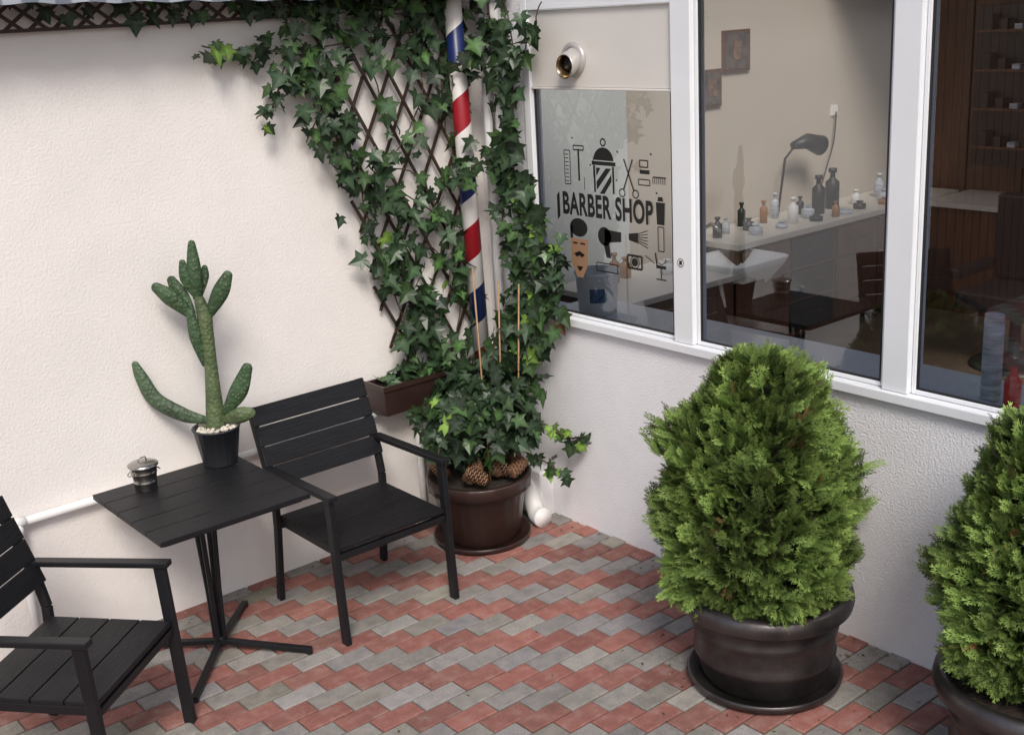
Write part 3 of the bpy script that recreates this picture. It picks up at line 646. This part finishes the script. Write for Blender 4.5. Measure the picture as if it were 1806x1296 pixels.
prof=[(0,.24),(.10,.31),(.3,.335),(.5,.31),(.7,.255),(.85,.195),(.95,.13),(1,.05)]
def prad(h): return np.interp(h,[p[0] for p in prof],[p[1] for p in prof])
def surf(h,an):
    r=prad(h)
    r*=1+.08*math.sin(3*an+7*h)+.09*math.sin(5*an-11*h+1)+.08*math.sin(9*an+19*h)+.05*math.sin(15*an-31*h)
    cs=math.cos(an)*leftd[0]+math.sin(an)*leftd[1]
    r+=.16*math.exp(-((h-.71)/.07)**2)*max(0,cs)**5
    r-=.06*math.exp(-((h-.85)/.07)**2)*max(0,cs)**3
    r+=.06*math.exp(-((h-.90)/.05)**2)*max(0,-cs)**3
    return r
def thuja(name,nf=7000,seed=1):
    r_=np.random.default_rng(seed); V=[];F=[];C=[]; nv=len(T_v)
    for i in range(nf):
        while True:
            h=r_.uniform(0,1)
            if r_.uniform()<prad(h)/.385+.1: break
        an=r_.uniform(0,2*math.pi); dep=1.04-abs(r_.normal(0,.14)); R0=surf(h,an)
        if r_.uniform()<.07: dep+=r_.uniform(.02,.12)
        o=np.array((math.cos(an),math.sin(an),0)); p=o*R0*dep; p[2]=h*.95
        p[2]-=.05
        upw=.35+.9*h+.25*math.sin(8*an+14*h)
        d=o*(1.0-.5*h)+np.array((0,0,upw))+r_.normal(0,.38,3); 
        if h<.15: d[2]-=.6
        d/=np.linalg.norm(d)
        s=np.cross(d,o)+r_.normal(0,.6,3); s-=d*s.dot(d); s/=np.linalg.norm(s); n=np.cross(d,s)
        sz=r_.uniform(.05,.095)*(1.35 if r_.uniform()<.15 else 1); p=p-d*sz*.5
        bend=r_.uniform(-.25,.1)
        loc=T_v*sz; lv=np.outer(loc[:,0],s)+np.outer(loc[:,1],d)+np.outer(-(T_v[:,1]**2)*sz*.25+np.abs(T_v[:,0])*sz*bend,n)
        V.append(lv+p); F.append(T_f+i*nv)
        k=r_.uniform(.6,1.3)*(1 if dep>.88 else .40)  # deeper sprays coloured darker, painting shade into the gaps
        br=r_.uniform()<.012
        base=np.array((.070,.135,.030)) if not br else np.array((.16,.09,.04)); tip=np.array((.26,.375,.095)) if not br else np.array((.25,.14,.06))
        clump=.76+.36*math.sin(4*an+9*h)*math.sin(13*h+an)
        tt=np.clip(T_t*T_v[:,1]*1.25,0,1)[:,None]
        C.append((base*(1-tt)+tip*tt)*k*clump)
    V=np.vstack(V);F=np.vstack(F);C=np.vstack(C)
    me=bpy.data.meshes.new(name); me.vertices.add(len(V)); me.vertices.foreach_set('co',V.astype(np.float32).ravel())
    me.loops.add(len(F)*4); me.loops.foreach_set('vertex_index',F.astype(np.int32).ravel())
    me.polygons.add(len(F)); me.polygons.foreach_set('loop_start',np.arange(0,len(F)*4,4,dtype=np.int32)); me.polygons.foreach_set('loop_total',np.full(len(F),4,np.int32))
    me.update(calc_edges=True); ca=me.color_attributes.new('col','FLOAT_COLOR','POINT'); ca.data.foreach_set('color',np.hstack([C,np.ones((len(C),1))]).astype(np.float32).ravel())
    me.materials.append(M_thuja); me.validate(); return me
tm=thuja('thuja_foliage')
def thpot(loc,rot,sc=1,off=(0,0),sx_=1,lift=0):
    e=empty('potted_thuja',loc,rot)
    c=B()
    c.lathe([(.001,0),(.26,0),(.295,.015),(.302,.045),(.292,.047),(.28,.02),(.001,.018)],(0,0,0),72)
    c.lathe([(.225,.02),(.245,.05),(.262,.12),(.272,.135),(.276,.15),(.27,.165),(.272,.24),(.283,.252),(.284,.268),(.277,.28),(.283,.315),(.292,.325),(.318,.33),(.333,.345),(.338,.37),(.333,.395),(.318,.41),(.300,.412),(.292,.40),(.285,.36),(.001,.36)],(0,0,0),72)
    c.obj('pot',M_bronze,e)
    c=B(); c.lathe([(.001,.385),(.15,.38),(.287,.37)],(0,0,0),32); c.obj('soil',M_soil,e)
    c=B(); c.tube([(0,0,.37),(.01,.01,.7),(0,.0,1.2)],[.03,.022,.008],10)
    for q in range(30):
        an=random.uniform(0,6.28); z=random.uniform(.4,1.1); c.tube([(0,0,z),(.12*math.cos(an),.12*math.sin(an),z+.08),(.2*math.cos(an),.2*math.sin(an),z+.2)],[.009,.006,.003],6)
    c.obj('trunk',mat('bark',(.10,.06,.04),.9,nscale=30,namt=.4),e)
    c=B(); c.lathe([(.001,.43+lift)]+[(prad(h)*.56*sx_,.45+lift+h*.80) for h in np.linspace(0.02,.97,14)]+[(.001,1.24)],(0,0,0),24); c.obj('shade_core',mat('inner_dark',(.020,.020,.010),1,nscale=25,namt=.6),e)  # dark solid core, standing in for the shade inside the shrub
    o=bpy.data.objects.new('foliage',tm); scene.collection.objects.link(o); o.parent=e; o.location=(off[0],off[1],.42+lift); o.scale=(sx_,sx_,sc)
    return e
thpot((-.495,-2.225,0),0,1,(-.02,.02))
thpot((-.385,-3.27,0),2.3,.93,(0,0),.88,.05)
# ------------------------------------------------------------------ world, sun, camera
w=bpy.data.worlds.new('World'); scene.world=w; w.use_nodes=True; nt=w.node_tree; bg=nt.nodes['Background']
sky=nt.nodes.new('ShaderNodeTexSky'); sky.sky_type='NISHITA'; sky.sun_disc=False
tr=Vector((.40,.60,-.72)).normalized()
sky.sun_elevation=math.asin(-tr.z); sky.sun_rotation=math.atan2(-tr.x,-tr.y)
sky.air_density=1.0; sky.dust_density=3.0; sky.ozone_density=1.5
nt.links.new(sky.outputs[0],bg.inputs[0]); bg.inputs[1].default_value=.135
sl=bpy.data.lights.new('sun','SUN'); sl.energy=2.3; sl.angle=math.radians(18); sl.color=(1,.95,.885)
so=bpy.data.objects.new('sun',sl); scene.collection.objects.link(so); so.rotation_euler=tr.to_track_quat('-Z','Y').to_euler()
cd=bpy.data.cameras.new('camera'); co=bpy.data.objects.new('camera',cd); scene.collection.objects.link(co)
cd.sensor_width=36; cd.lens=2095/1806*36; cd.clip_end=500; cd.clip_start=.05
rows=[[0.76595,0.22533,-0.60212],[-0.64057,0.18768,-0.74461],[-0.05478,0.95604,0.28809]]
mw=Matrix(((rows[0][0],rows[0][1],rows[0][2],-3.8188),(rows[1][0],rows[1][1],rows[1][2],-4.861),(rows[2][0],rows[2][1],rows[2][2],2.576),(0,0,0,1)))
co.matrix_world=mw; scene.camera=co
scene.view_settings.view_transform='Standard'; scene.view_settings.look='None'; scene.view_settings.exposure=0
